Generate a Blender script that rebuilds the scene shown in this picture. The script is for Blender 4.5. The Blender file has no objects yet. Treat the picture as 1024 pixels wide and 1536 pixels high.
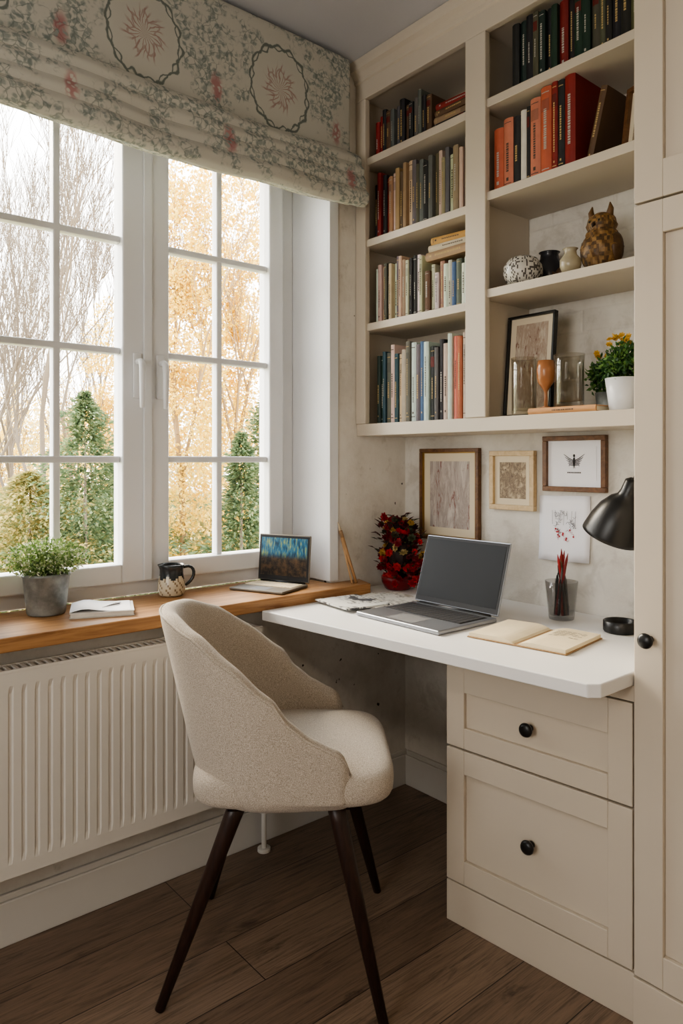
import bpy, math, random
from mathutils import Matrix, Vector, noise
R = random.Random(7)
col_root = bpy.context.scene.collection

# ------------------------------------------------------------------ node helpers
def srgb(r, g, b):
    f = lambda c: (c/255/12.92) if c/255 <= 0.04045 else ((c/255+0.055)/1.055)**2.4
    return (f(r), f(g), f(b), 1.0)

class NT:
    def __init__(s, name):
        s.m = bpy.data.materials.new(name); s.m.use_nodes = True
        s.nt = s.m.node_tree; s.n = s.nt.nodes; s.l = s.nt.links
        s.p = s.n['Principled BSDF']
    def new(s, t, **kw):
        x = s.n.new(t)
        for k, v in kw.items(): setattr(x, k, v)
        return x
    def lk(s, a, sock):
        if isinstance(a, bpy.types.NodeSocket): s.l.new(a, sock)
        else: sock.default_value = a
    def math(s, op, a, b=None, c=None, clamp=False):
        x = s.new('ShaderNodeMath', operation=op, use_clamp=clamp)
        s.lk(a, x.inputs[0])
        if b is not None: s.lk(b, x.inputs[1])
        if c is not None: s.lk(c, x.inputs[2])
        return x.outputs[0]
    def mix(s, f, a, b, blend='MIX'):
        x = s.new('ShaderNodeMix', data_type='RGBA', blend_type=blend)
        s.lk(f, x.inputs[0]); s.lk(a, x.inputs[6]); s.lk(b, x.inputs[7])
        return x.outputs[2]
    def coord(s, scale=(1,1,1), rot=(0,0,0), loc=(0,0,0)):
        t = s.new('ShaderNodeTexCoord'); mp = s.new('ShaderNodeMapping')
        s.l.new(t.outputs['Object'], mp.inputs[0])
        mp.inputs['Scale'].default_value = scale; mp.inputs['Rotation'].default_value = rot
        mp.inputs['Location'].default_value = loc
        return mp.outputs[0]
    def noise(s, vec, scale, detail=4, rough=0.5, dist=0):
        x = s.new('ShaderNodeTexNoise'); s.l.new(vec, x.inputs['Vector'])
        x.inputs['Scale'].default_value = scale; x.inputs['Detail'].default_value = detail
        x.inputs['Roughness'].default_value = rough; x.inputs['Distortion'].default_value = dist
        return x.outputs[0]
    def ramp(s, f, stops):
        x = s.new('ShaderNodeValToRGB'); s.l.new(f, x.inputs[0])
        el = x.color_ramp.elements
        while len(el) > len(stops): el.remove(el[-1])
        while len(el) < len(stops): el.new(1)
        for e, (p, c) in zip(el, stops): e.position = p; e.color = c
        return x.outputs[0]
    def step(s, v, a, b):   # smooth 0->1 from a to b
        x = s.new('ShaderNodeMapRange', interpolation_type='SMOOTHSTEP')
        s.lk(v, x.inputs[0]); x.inputs[1].default_value = a; x.inputs[2].default_value = b
        return x.outputs[0]
    def bump(s, h, strength, dist=0.01):
        x = s.new('ShaderNodeBump'); s.l.new(h, x.inputs['Height'])
        x.inputs['Strength'].default_value = strength; x.inputs['Distance'].default_value = dist
        s.l.new(x.outputs[0], s.p.inputs['Normal'])
    def base(s, c): s.lk(c, s.p.inputs['Base Color'])
    def set(s, rough=0.5, metal=0.0, **kw):
        s.p.inputs['Roughness'].default_value = rough; s.p.inputs['Metallic'].default_value = metal
        for k, v in kw.items(): s.p.inputs[k.replace('_', ' ')].default_value = v
        return s.m

def paint(name, c, rough=0.5, var=0.06, scale=3, bump=0.0, bscale=60, metal=0.0):
    t = NT(name); v = t.coord(); n = t.noise(v, scale, 5)
    d = tuple(x*(1-var) for x in c[:3])+(1,); e = tuple(min(1, x*(1+var)) for x in c[:3])+(1,)
    t.base(t.ramp(n, [(0.3, d), (0.7, e)]))
    if bump: t.bump(t.noise(v, bscale, 3), bump, 0.002)
    return t.set(rough, metal)

def attr_mat(name, rough=0.6, metal=0.0, transl=0.0, bump=0.0, bscale=150, var=0.12, nscale=40):
    t = NT(name); a = t.new('ShaderNodeAttribute', attribute_name='Col')
    v = t.coord(); n = t.noise(v, nscale, 3)
    g = t.ramp(n, [(0.3, (1-var,)*3+(1,)), (0.7, (1, 1, 1, 1))])
    c = t.mix(1.0, a.outputs['Color'], g, 'MULTIPLY'); t.base(c)
    if bump: t.bump(t.noise(v, bscale, 3), bump, 0.003)
    if transl:
        tr = t.new('ShaderNodeBsdfTranslucent'); t.l.new(c, tr.inputs[0])
        mx = t.new('ShaderNodeMixShader'); mx.inputs[0].default_value = transl
        t.l.new(t.p.outputs[0], mx.inputs[1]); t.l.new(tr.outputs[0], mx.inputs[2])
        t.l.new(mx.outputs[0], t.n['Material Output'].inputs[0])
    return t.set(rough, metal)

# ------------------------------------------------------------------ mesh builder
class CM:
    def __init__(s): s.v = []; s.f = []; s.c = []; s.mi = []
    def add(s, vs, fs, col=(1, 1, 1), M=None, mi=0):
        o = len(s.v)
        for p in vs:
            p = Vector(p)
            if M is not None: p = M @ p
            s.v.append(p)
        for f in fs: s.f.append([i+o for i in f]); s.c.append(col); s.mi.append(mi)
    def box(s, x0, x1, y0, y1, z0, z1, col=(1, 1, 1), M=None, mi=0):
        vs = [(x, y, z) for z in (z0, z1) for y in (y0, y1) for x in (x0, x1)]
        s.add(vs, [(0,2,3,1),(4,5,7,6),(0,1,5,4),(2,6,7,3),(0,4,6,2),(1,3,7,5)], col, M, mi)
    def lathe(s, prof, n=32, col=(1, 1, 1), M=None, mi=0, colf=None, fn=None):
        vs = []; fs = []
        for (r, z) in prof:
            for i in range(n):
                a = 2*math.pi*i/n; p = (r*math.cos(a), r*math.sin(a), z)
                if fn: p = fn(p)
                vs.append(p)
        o = len(s.v)
        for j in range(len(prof)-1):
            for i in range(n):
                s_ = (i+1) % n
                fs.append((j*n+i, j*n+s_, (j+1)*n+s_, (j+1)*n+i))
        s.add(vs, fs, col, M, mi)
        if colf:
            for k in range(len(fs)):
                j = k//n; s.c[len(s.c)-len(fs)+k] = colf(prof[j][1], k % n)
        if prof[0][0] > 1e-5:
            s.f.append([o+i for i in range(n)][::-1]); s.c.append(col if not colf else colf(prof[0][1], 0)); s.mi.append(mi)
        if prof[-1][0] > 1e-5:
            b = o+(len(prof)-1)*n
            s.f.append([b+i for i in range(n)]); s.c.append(col if not colf else colf(prof[-1][1], 0)); s.mi.append(mi)
    def tube(s, pts, rad, n=8, col=(1, 1, 1), M=None, mi=0):
        pts = [Vector(p) for p in pts]; vs = []; fs = []
        if not isinstance(rad, (list, tuple)): rad = [rad]*len(pts)
        up = None
        for i, p in enumerate(pts):
            d = (pts[min(i+1, len(pts)-1)]-pts[max(i-1, 0)]).normalized()
            if up is None: up = Vector((0, 0, 1)) if abs(d.z) < .9 else Vector((1, 0, 0))
            a = d.cross(up).normalized(); b = a.cross(d).normalized(); up = b
            for k in range(n):
                t = 2*math.pi*k/n; vs.append(p+(a*math.cos(t)+b*math.sin(t))*rad[i])
        for i in range(len(pts)-1):
            for k in range(n):
                q = (k+1) % n; fs.append((i*n+k, (i+1)*n+k, (i+1)*n+q, i*n+q))
        fs.append(list(range(n))); fs.append([(len(pts)-1)*n+k for k in range(n)][::-1])
        s.add(vs, fs, col, M, mi)
    def grid(s, P, col=(1, 1, 1), M=None, mi=0, close_u=False):
        nu = len(P); nv = len(P[0]); vs = [p for r in P for p in r]; fs = []
        for i in range(nu if close_u else nu-1):
            for j in range(nv-1):
                k = (i+1) % nu
                fs.append((i*nv+j, i*nv+j+1, k*nv+j+1, k*nv+j))
        s.add(vs, fs, col, M, mi)
    def ell(s, c, r, col, n=10, m=7, M=None, mi=0):
        P = []
        T = Matrix.Translation(c)
        if M is not None: T = M @ T
        prof = [(max(1e-6, math.sin(math.pi*j/m)), -math.cos(math.pi*j/m)) for j in range(m+1)]
        s.lathe(prof, n, col, T @ Matrix.Diagonal((r[0], r[1], r[2], 1)), mi)
    def leaf(s, c, d, nrm, L, W, col, mi=0):
        c = Vector(c); d = d.normalized(); w = d.cross(nrm)
        if w.length < 1e-4: w = Vector((1, 0, 0))
        w.normalize(); up = w.cross(d)*0.12*L
        s.add([c, c+d*L*.45+w*W*.5+up, c+d*L, c+d*L*.45-w*W*.5+up], [(0, 1, 2, 3)], col, None, mi)
    def cloud(s, c, r, n, size, cols, shell=0.3, mi=0, clump=0.0, seed=0):
        k = 0; c = Vector(c)
        while k < n:
            p = Vector((R.gauss(0, 1), R.gauss(0, 1), R.gauss(0, 1))).normalized()*(R.uniform(shell, 1)**.5)
            q = Vector((p.x*r[0], p.y*r[1], p.z*r[2]))
            if clump and noise.noise((q+c)*clump+Vector((seed, 0, 0))) < -0.05+R.uniform(-.12, .12): 
                k += .2; continue
            d = Vector((R.gauss(0, 1), R.gauss(0, 1), R.gauss(0, 1)))+p*1.2
            s.leaf(c+q, d, Vector((R.gauss(0, 1), R.gauss(0, 1), R.gauss(0, 1))), size*R.uniform(.7, 1.3), size*R.uniform(.45, .8), R.choice(cols), mi)
            k += 1
    def build(s, name, mats, parent=None, smooth=False, bevel=0, subd=0, loc=None, rot=None, seg=2, solid=0):
        me = bpy.data.meshes.new(name); me.from_pydata([tuple(v) for v in s.v], [], s.f)
        if not isinstance(mats, (list, tuple)): mats = [mats]
        for m in mats: me.materials.append(m)
        ca = me.color_attributes.new('Col', 'FLOAT_COLOR', 'CORNER'); buf = []
        for f, c in zip(s.f, s.c): buf += [c[0], c[1], c[2], 1.0]*len(f)
        ca.data.foreach_set('color', buf)
        me.polygons.foreach_set('material_index', s.mi)
        me.polygons.foreach_set('use_smooth', [smooth]*len(s.f)); me.update()
        o = bpy.data.objects.new(name, me); col_root.objects.link(o)
        if parent: o.parent = parent
        if loc: o.location = loc
        if rot: o.rotation_euler = rot
        if solid:
            m = o.modifiers.new('solid', 'SOLIDIFY'); m.thickness = solid; m.offset = 0
        if bevel:
            m = o.modifiers.new('bev', 'BEVEL'); m.width = bevel; m.segments = seg; m.limit_method = 'ANGLE'; m.angle_limit = math.radians(40)
            m.harden_normals = False
        if subd:
            m = o.modifiers.new('sub', 'SUBSURF'); m.levels = subd; m.render_levels = subd
        return o

def empty(name, loc=(0, 0, 0), rz=0.0):
    e = bpy.data.objects.new(name, None); e.location = loc; e.rotation_euler = (0, 0, rz)
    e.empty_display_size = .1; col_root.objects.link(e); return e
def sc(r, g, b): return srgb(r, g, b)[:3]
RX = lambda a: Matrix.Rotation(a, 4, 'X'); RY = lambda a: Matrix.Rotation(a, 4, 'Y'); RZ = lambda a: Matrix.Rotation(a, 4, 'Z')
T = lambda x, y, z: Matrix.Translation((x, y, z))

# ------------------------------------------------------------------ materials
M_white = paint('window_white_upvc', srgb(222, 223, 225), 0.35, 0.02)
M_cab = paint('cabinet_greige_paint', srgb(202, 191, 175), 0.45, 0.03, 2, 0.05, 200)
M_shelf = paint('shelf_greige_paint', srgb(198, 188, 173), 0.5, 0.03, 2, 0.05, 200)
M_ceil = paint('ceiling_paint', srgb(200, 201, 206), 0.9, 0.02)
M_desk = paint('desk_white_laminate', srgb(230, 229, 228), 0.35, 0.02)
M_rad = paint('radiator_enamel', srgb(214, 209, 201), 0.4, 0.02)
M_trim = paint('trim_white_paint', srgb(202, 198, 191), 0.5, 0.03)
M_black = paint('black_metal', srgb(22, 22, 23), 0.35, 0.1)
M_attr = attr_mat('painted_colours', 0.6)
M_gloss = attr_mat('glazed_colours', 0.25, bump=0.15, bscale=30)
M_rustic = attr_mat('rustic_ceramic', 0.5, bump=0.5, bscale=60, var=.4, nscale=60)
M_foliage = attr_mat('foliage', 0.7, transl=0.5)
M_plant = attr_mat('plant_leaves', 0.55, transl=0.25)
M_bark = attr_mat('bark', 0.9, bump=0.5)
M_alu = paint('laptop_aluminium', srgb(150, 153, 160), 0.35, 0.02, metal=0.7)

t = NT('wall_plaster'); v = t.coord()
n1 = t.noise(v, 2.6, 9, 0.68); n2 = t.noise(v, 14, 7, 0.7); n3 = t.noise(v, 24, 2, .5)
c = t.ramp(n1, [(0.3, srgb(190, 183, 173)), (0.52, srgb(214, 209, 201)), (0.75, srgb(230, 227, 221))])
c = t.mix(t.math('MULTIPLY', t.step(n2, .56, .70), .4), c, srgb(162, 153, 142))
c = t.mix(t.step(n3, .725, .745), c, srgb(64, 56, 50)); t.base(c)
t.bump(n2, 0.35, 0.006); M_wall = t.set(0.85)

t = NT('back_wall_plaster'); v2 = t.coord(); n1 = t.noise(v2, 3.2, 9, .68); n2 = t.noise(v2, 22, 6, .7); n3 = t.noise(v2, 7, 7, .7, .6)
br = t.new('ShaderNodeTexBrick'); t.l.new(t.coord(rot=(math.pi/2, 0, 0)), br.inputs['Vector'])
br.inputs['Scale'].default_value = 1; br.inputs['Brick Width'].default_value = .23; br.inputs['Row Height'].default_value = .075
br.inputs['Mortar Size'].default_value = .008; br.inputs['Mortar Smooth'].default_value = 1
spz = t.new('ShaderNodeSeparateXYZ'); t.l.new(v2, spz.inputs[0])
c = t.ramp(n1, [(0.3, srgb(196, 190, 181)), (0.52, srgb(216, 212, 204)), (0.75, srgb(230, 227, 220))])
c = t.mix(t.math('MULTIPLY', t.step(n3, .50, .64), .45), c, srgb(178, 171, 161)); t.base(c)
mort = t.math('MULTIPLY', br.outputs['Fac'], t.math('MULTIPLY', t.step(spz.outputs[2], 1.42, 1.45), .7))
t.bump(t.math('SUBTRACT', t.math('MULTIPLY', n2, .9), mort), 0.45, 0.008)
M_wallb = t.set(0.85)

t = NT('floor_oak_planks'); v = t.coord(rot=(0, 0, math.pi/2))
br = t.new('ShaderNodeTexBrick'); t.l.new(v, br.inputs['Vector']); br.offset = .37
br.inputs['Scale'].default_value = 1; br.inputs['Brick Width'].default_value = 1.7; br.inputs['Row Height'].default_value = .19
br.inputs['Mortar Size'].default_value = .0015; br.inputs['Mortar Smooth'].default_value = .3
br.inputs['Color1'].default_value = srgb(122, 103, 88); br.inputs['Color2'].default_value = srgb(144, 124, 107); br.inputs['Mortar'].default_value = srgb(40, 31, 26)
g = t.noise(t.coord(scale=(34, 1.5, 1)), 2.5, 9, .7, 1.8); kn = t.noise(t.coord(scale=(7, 2.4, 1)), 1.6, 5, .65, .5)
c = t.mix(1.0, br.outputs[0], t.ramp(g, [(0.32, (.40, .37, .35, 1)), (0.5, (.88, .86, .83, 1)), (0.68, (1.15, 1.11, 1.07, 1))]), 'MULTIPLY')
c = t.mix(t.math('MULTIPLY', t.step(kn, .60, .74), .75), c, srgb(56, 44, 36)); t.base(c)
t.bump(t.math('SUBTRACT', g, br.outputs['Fac']), 0.3, 0.003); M_floor = t.set(0.45)

def wood(name, c1, c2, sc3=(30, 2, 30), rough=0.4):
    t = NT(name); g = t.noise(t.coord(scale=sc3), 2.2, 7, .6, 1.2)
    t.base(t.ramp(g, [(0.3, c1), (0.7, c2)])); t.bump(g, .1, .002); return t.set(rough)
M_sill = wood('oak_sill', srgb(134, 92, 56), srgb(190, 145, 98), (26, 1.6, 26))
M_leg = wood('dark_walnut_leg', srgb(34, 20, 16), srgb(58, 36, 28), (30, 30, 3))
M_frameb = wood('brown_frame_wood', srgb(84, 55, 34), srgb(124, 88, 58), (20, 20, 20))
M_framec = wood('light_frame_wood', srgb(186, 160, 120), srgb(212, 188, 150), (20, 20, 20))

t = NT('chair_tweed'); v = t.coord(); n1 = t.noise(v, 560, 4, .7)
c = t.ramp(n1, [(0.34, srgb(134, 124, 113)), (0.5, srgb(180, 169, 156)), (0.66, srgb(212, 204, 193))])
t.base(c); t.bump(n1, .4, .0015); M_tweed = t.set(0.95, Sheen_Weight=0.15)

# roman blind print (linen, grey-green vines, medallions, faded pink flowers)
t = NT('blind_botanical_print'); tc = t.new('ShaderNodeTexCoord'); ns = t.new('ShaderNodeTexNoise')
t.l.new(tc.outputs['Object'], ns.inputs['Vector']); ns.inputs['Scale'].default_value = 22; ns.inputs['Detail'].default_value = 3
va = t.new('ShaderNodeVectorMath', operation='MULTIPLY_ADD'); t.l.new(ns.outputs['Color'], va.inputs[0])
va.inputs[1].default_value = (.03, .03, .03); t.l.new(tc.outputs['Object'], va.inputs[2])
sp = t.new('ShaderNodeSeparateXYZ'); t.l.new(va.outputs[0], sp.inputs[0]); Y = sp.outputs[1]; Z = sp.outputs[2]
yy = t.math('SUBTRACT', t.math('MODULO', t.math('ADD', Y, 1.161+.2475+4.95-.015), .495), .2475)
zz = t.math('MULTIPLY', t.math('SUBTRACT', Z, 2.600), .85)
r = t.math('SQRT', t.math('ADD', t.math('MULTIPLY', yy, yy), t.math('MULTIPLY', zz, zz)))
th = t.math('ARCTAN2', zz, yy)
lob = t.math('MULTIPLY', t.math('SINE', t.math('MULTIPLY', th, 14)), .005)
rr = t.math('ABSOLUTE', t.math('SUBTRACT', t.math('ADD', r, lob), .120))
ring = t.math('SUBTRACT', 1, t.step(rr, .002, .006))
rr2 = t.math('ABSOLUTE', t.math('SUBTRACT', t.math('SUBTRACT', r, lob), .113)); ring2 = t.math('SUBTRACT', 1, t.step(rr2, .001, .004))
ring = t.math('MAXIMUM', ring, ring2)
rw = t.math('ADD', r, t.math('MULTIPLY', t.math('SINE', t.math('MULTIPLY', th, 7)), .010))
star = t.math('ABSOLUTE', t.math('SINE', t.math('ADD', t.math('MULTIPLY', th, 10), t.math('MULTIPLY', r, 60))))
star = t.math('MULTIPLY', t.math('SUBTRACT', 1, t.step(star, .2, .6)), t.math('SUBTRACT', 1, t.step(rw, .050, .075)))
petal = t.math('SUBTRACT', 1, t.step(t.math('ABSOLUTE', t.math('SUBTRACT', rw, .045)), .002, .006))
star = t.math('MAXIMUM', star, t.math('MULTIPLY', petal, .7))
vo = t.new('ShaderNodeTexVoronoi', feature='DISTANCE_TO_EDGE'); t.l.new(va.outputs[0], vo.inputs['Vector']); vo.inputs['Scale'].default_value = 38
vo2 = t.new('ShaderNodeTexVoronoi'); t.l.new(va.outputs[0], vo2.inputs['Vector']); vo2.inputs['Scale'].default_value = 62
big = t.noise(tc.outputs['Object'], 10, 4, .6)
lf = t.math('MULTIPLY', t.math('SUBTRACT', 1, t.step(vo2.outputs['Distance'], .30, .62)), t.step(big, .43, .53))
lf = t.math('MULTIPLY', lf, t.step(r, .126, .134))
lf = t.math('MULTIPLY', lf, .75)
vein = t.math('MULTIPLY', t.math('SUBTRACT', 1, t.step(vo.outputs['Distance'], .02, .08)), t.step(big, .42, .54))
vein = t.math('MULTIPLY', vein, t.math('MULTIPLY', t.step(r, .126, .134), .55))
ya = t.math('SUBTRACT', t.math('MODULO', t.math('ADD', Y, 1.161+4.95-.015), .495), .2475)
zb = t.math('SUBTRACT', t.math('MODULO', t.math('ADD', Z, .045), .19), .095)
rf = t.math('SQRT', t.math('ADD', t.math('MULTIPLY', t.math('MULTIPLY', ya, ya), 2.5), t.math('MULTIPLY', t.math('MULTIPLY', zb, zb), .5)))
rose = t.math('MULTIPLY', t.math('SUBTRACT', 1, t.step(rf, .016, .042)), t.step(vo2.outputs['Distance'], .28, .55))
rose = t.math('MULTIPLY', rose, t.math('LESS_THAN', Z, 2.60))
c = t.mix(lf, srgb(194, 192, 182), srgb(128, 138, 134)); c = t.mix(vein, c, srgb(104, 116, 112))
c = t.mix(t.math('MULTIPLY', ring, .8), c, srgb(78, 92, 88)); c = t.mix(t.math('MULTIPLY', star, .65), c, srgb(146, 94, 88))
c = t.mix(t.math('MULTIPLY', rose, .7), c, srgb(160, 88, 92)); t.base(c)
t.bump(t.noise(tc.outputs['Object'], 500, 2), .25, .001)
tr = t.new('ShaderNodeBsdfTranslucent'); t.l.new(c, tr.inputs[0]); mx = t.new('ShaderNodeMixShader'); mx.inputs[0].default_value = .05
t.l.new(t.p.outputs[0], mx.inputs[1]); t.l.new(tr.outputs[0], mx.inputs[2]); t.l.new(mx.outputs[0], t.n['Material Output'].inputs[0])
M_blind = t.set(0.9)

def tglass(name, tint, k=1.0, blend=.4):
    t = NT(name); tr = t.new('ShaderNodeBsdfTransparent'); tr.inputs[0].default_value = tint
    gl = t.new('ShaderNodeBsdfGlossy'); gl.inputs['Roughness'].default_value = .04
    lw = t.new('ShaderNodeLayerWeight'); lw.inputs[0].default_value = blend; mx = t.new('ShaderNodeMixShader')
    t.l.new(t.math('MULTIPLY', lw.outputs['Facing'] if blend > .3 else lw.outputs['Fresnel'], k), mx.inputs[0]); t.l.new(tr.outputs[0], mx.inputs[1]); t.l.new(gl.outputs[0], mx.inputs[2])
    t.l.new(mx.outputs[0], t.n['Material Output'].inputs[0]); return t.m
M_pane = tglass('window_glass', (1, 1, 1, 1), .5, .15)
M_glass = tglass('smoky_glass', (.78, .78, .78, 1), .35, .4); M_glassb = tglass('clear_glass', (.92, .91, .88, 1), .5, .45)

# ------------------------------------------------------------------ room shell
CZ = 2.82
WY0, WY1, WZ0, WZ1 = -1.67, -.39, .815, 2.50
XR, YB = 3.4, -3.9
c = CM()
c.box(-.40, 0, YB, WY0, 0, CZ); c.box(-.40, 0, WY1, 0.12, 0, CZ)
c.box(-.40, 0, WY0, WY1, 0, WZ0); c.box(-.40, 0, WY0, WY1, WZ1, CZ)
c.build('wall_left', M_wall)
c = CM(); c.box(-.40+.40, XR, 0, .12, 0, CZ); c.build('wall_back', M_wallb)
c = CM(); c.box(XR, XR+.12, YB, .12, 0, CZ); c.build('wall_right', M_wall)
FX0, FX1, FZ0, FZ1 = .8, 2.2, .95, 2.3
c = CM()  # wall behind the photographer with an unseen opening added for fill light
c.box(0, FX0, YB-.3, YB, 0, CZ); c.box(FX1, XR, YB-.3, YB, 0, CZ); c.box(FX0, FX1, YB-.3, YB, 0, FZ0); c.box(FX0, FX1, YB-.3, YB, FZ1, CZ)
c.build('wall_front', M_wall)
c = CM(); c.box(0, XR, YB, 0, -.1, 0); c.build('floor', M_floor)
c = CM(); c.box(-.4, XR+.12, YB-.3, .12, CZ, CZ+.1); c.build('ceiling', M_ceil)
w2 = empty('added_fill_window')  # window frame added in the fill opening, out of view
c = CM()
for a, b in ((FX0, FX0+.06), (1.46, 1.54), (FX1-.06, FX1)): c.box(a, b, YB-.2, YB-.13, FZ0, FZ1)
for a, b in ((FZ0, FZ0+.06), (1.6, 1.63), (FZ1-.06, FZ1)): c.box(FX0, FX1, YB-.195, YB-.135, a, b)
c.build('frame', M_white, w2, bevel=.004)
c = CM()
c.box(-.40, -.004, WY1-.012, WY1+.0, .86, WZ1); c.box(-.40, -.004, WY0, WY0+.012, .86, WZ1); c.box(-.40, -.004, WY0, WY1, WZ1-.012, WZ1)
c.box(-.006, .006, WY1-.012, WY1+.03, .86, WZ1)
c.build('trim_window_reveal', M_white, bevel=.002)
c = CM(); c.box(0, .018, YB, 0, 0, .12); c.box(0, .012, YB, 0, .12, .138); c.build('baseboard_left', M_trim, bevel=.003)
c = CM(); c.box(.018, .68, -.018, 0, 0, .12); c.box(.018, .68, -.012, 0, .12, .138); c.build('baseboard_back', M_trim, bevel=.003)

# ------------------------------------------------------------------ window
win = empty('window_1')
c = CM(); fx0, fx1 = -.30, -.225
c.box(fx0, fx1, WY0+.012, WY0+.08, .855, WZ1-.012); c.box(fx0, fx1, WY1-.08, WY1-.012, .855, WZ1-.012)
c.box(fx0, fx1, WY0+.012, WY1-.012, .857, .91); c.box(fx0, fx1, WY0+.012, WY1-.012, WZ1-.07, WZ1-.012)
c.build('outer_frame', M_white, win, bevel=.005)
for nm, a, b, g0, g1 in (('casement_right', -1.028, -.465, -.948, -.53), ('casement_left', -1.595, -1.032, -1.53, -1.116)):
    c = CM(); x0, x1 = -.275, -.200; zb, zt, gb, gt = .905, 2.455, .968, 2.40
    c.box(x0, x1, a, g0, zb, zt); c.box(x0, x1, g1, b, zb, zt); c.box(x0, x1, g0, g1, zb, gb); c.box(x0, x1, g0, g1, gt, zt)
    c.build(nm, M_white, win, bevel=.006, seg=3)
    c = CM(); m = (g0+g1)/2
    c.box(-.256, -.218, m-.011, m+.011, gb, gt)
    for z in (1.315, 1.675, 2.045): c.box(-.255, -.217, g0, g1, z-.011, z+.011)
    c.build(nm+'_muntins', M_white, win, bevel=.004)
    c = CM(); c.box(-.240, -.236, g0-.005, g1+.005, gb-.005, gt+.005); c.build(nm+'_glass', M_pane, win)
c = CM()
c.box(-.200, -.190, -1.045, -1.015, .91, 2.45); c.build('meeting_strip', M_white, win, bevel=.003)
for nm, y in (('handle_left', -1.068), ('handle_right', -.984)):
    c = CM(); h = .05; c.box(-.200, -.190, y-.014, y+.014, 1.47+h, 1.62+h)
    c.tube([(-.19, y, 1.59+h), (-.165, y, 1.59+h), (-.155, y, 1.58+h), (-.152, y, 1.56+h), (-.152, y, 1.50+h), (-.154, y, 1.435+h)], [.010, .010, .011, .011, .010, .008], 10)
    c.build(nm, M_white, win, smooth=True, bevel=.003)

# wooden sill board
c = CM(); SZ = .855
c.add([(-.225, WY0+.012, SZ-.04), (-.225, WY1-.012, SZ-.04), (0.001, WY1-.012, SZ-.04), (0.001, -.25, SZ-.04), (.11, -.29, SZ-.04), (.11, -2.4, SZ-.04), (0.001, -2.4, SZ-.04), (0.001, WY0+.012, SZ-.04)] +
      [(-.225, WY0+.012, SZ), (-.225, WY1-.012, SZ), (0.001, WY1-.012, SZ), (0.001, -.25, SZ), (.11, -.29, SZ), (.11, -2.4, SZ), (0.001, -2.4, SZ), (0.001, WY0+.012, SZ)],
      [list(range(8)), list(range(15, 7, -1))]+[[i, i+8, (i+1) % 8+8, (i+1) % 8] for i in range(8)])
c.build('windowsill_board', M_sill, bevel=.004)

# roman blind
prof = [(.012, 2.80), (.055, 2.80), (.060, 2.78), (.062, 2.60), (.060, 2.46), (.058, 2.43)]
for k in range(4):
    z = 2.425-.047*k; o = .014*k
    prof += [(.072+o, z+.010), (.106+o, z-.004), (.124+o, z-.030), (.120+o, z-.060), (.096+o, z-.072), (.062+o, z-.060), (.052+o, z-.046)]
prof += [(.085, 2.246), (.05, 2.245), (.03, 2.26)]
pp = []
for i in range(len(prof)-1):
    for k in range(3):
        u = k/3; pp.append((prof[i][0]*(1-u)+prof[i+1][0]*u, prof[i][1]*(1-u)+prof[i+1][1]*u))
pp.append(prof[-1]); P = []
ya, yb = -1.80, -.350; ny = 110
for i in range(ny+1):
    y = ya+(yb-ya)*i/ny; row = []
    for (x, z) in pp:
        w = min(1, max(0, (2.6-z)/.3)); nn = noise.noise(Vector((y*4, z*9, 1.3))); n2 = noise.noise(Vector((y*1.6, z*3, 7)))
        row.append((x+nn*.012*w+n2*.006, y, z+(nn*.008+n2*.012)*w-(.012*w*(1-abs(2*i/ny-1)**2))+.012*w))
    P.append(row)
bl = empty('roman_blind')
c = CM(); c.grid(P); c.build('fabric', M_blind, bl, smooth=True, solid=.003, subd=1)
c = CM(); c.box(.002, .05, ya+.005, yb-.005, 2.765, 2.80); c.build('headrail', M_white, bl)
c = CM(); c.box(.03, .034, ya+.01, yb-.01, 2.27, 2.33); c.build('bottom_bar', M_white, bl)

# ------------------------------------------------------------------ radiator
rad = empty('radiator'); y0, y1, zb, zt = -2.35, -.765, .225, .765
pitch = .0335; y = y0+.03; pts = []
while y < y1-.03:
    pts += [(y, .0957), (y+pitch*.16, .0957), (y+pitch*.28, .099), (y+pitch*.86, .099), (y+pitch*.98, .0957)]; y += pitch
rows = [(zb, 0), (zb+.035, 0), (zb+.055, 1), (zt-.06, 1), (zt-.04, 0), (zt-.004, 0)]
P = [[(x if k else .100, yy_, z) for yy_, x in [(y0, .0957)]+pts+[(y1, .0957)]] for z, k in rows]
c = CM(); c.grid(P); c.build('front_panel', M_rad, rad)
c = CM(); c.box(.030, .036, y0, y1, zb, zt); c.box(.03, .101, y1-.003, y1+.002, zb, zt); c.box(.03, .101, y0-.002, y0+.003, zb, zt)
y = y0
while y < y1: c.box(.034, .096, y, y+.010, zt-.006, zt); y += .021
c.box(.092, .101, y0, y1, zt-.006, zt+.002); c.box(.030, .038, y0, y1, zt-.006, zt+.002)
c.build('casing', M_rad, rad, bevel=.001)
c = CM(); c.tube([(.065, -.80, .23), (.065, -.775, .20), (.065, -.745, .19), (.065, -.735, .17), (.065, -.735, 0)], .009, 10)
c.tube([(.065, -.735, .13), (.065, -.735, .19)], .017, 14); c.tube([(.065, -.735, .0), (.065, -.735, .012)], .022, 14)
c.box(.019, .04, -.80, -.76, .15, .5)
c.build('valve_pipe', M_rad, rad, smooth=True, bevel=.001)

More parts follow.
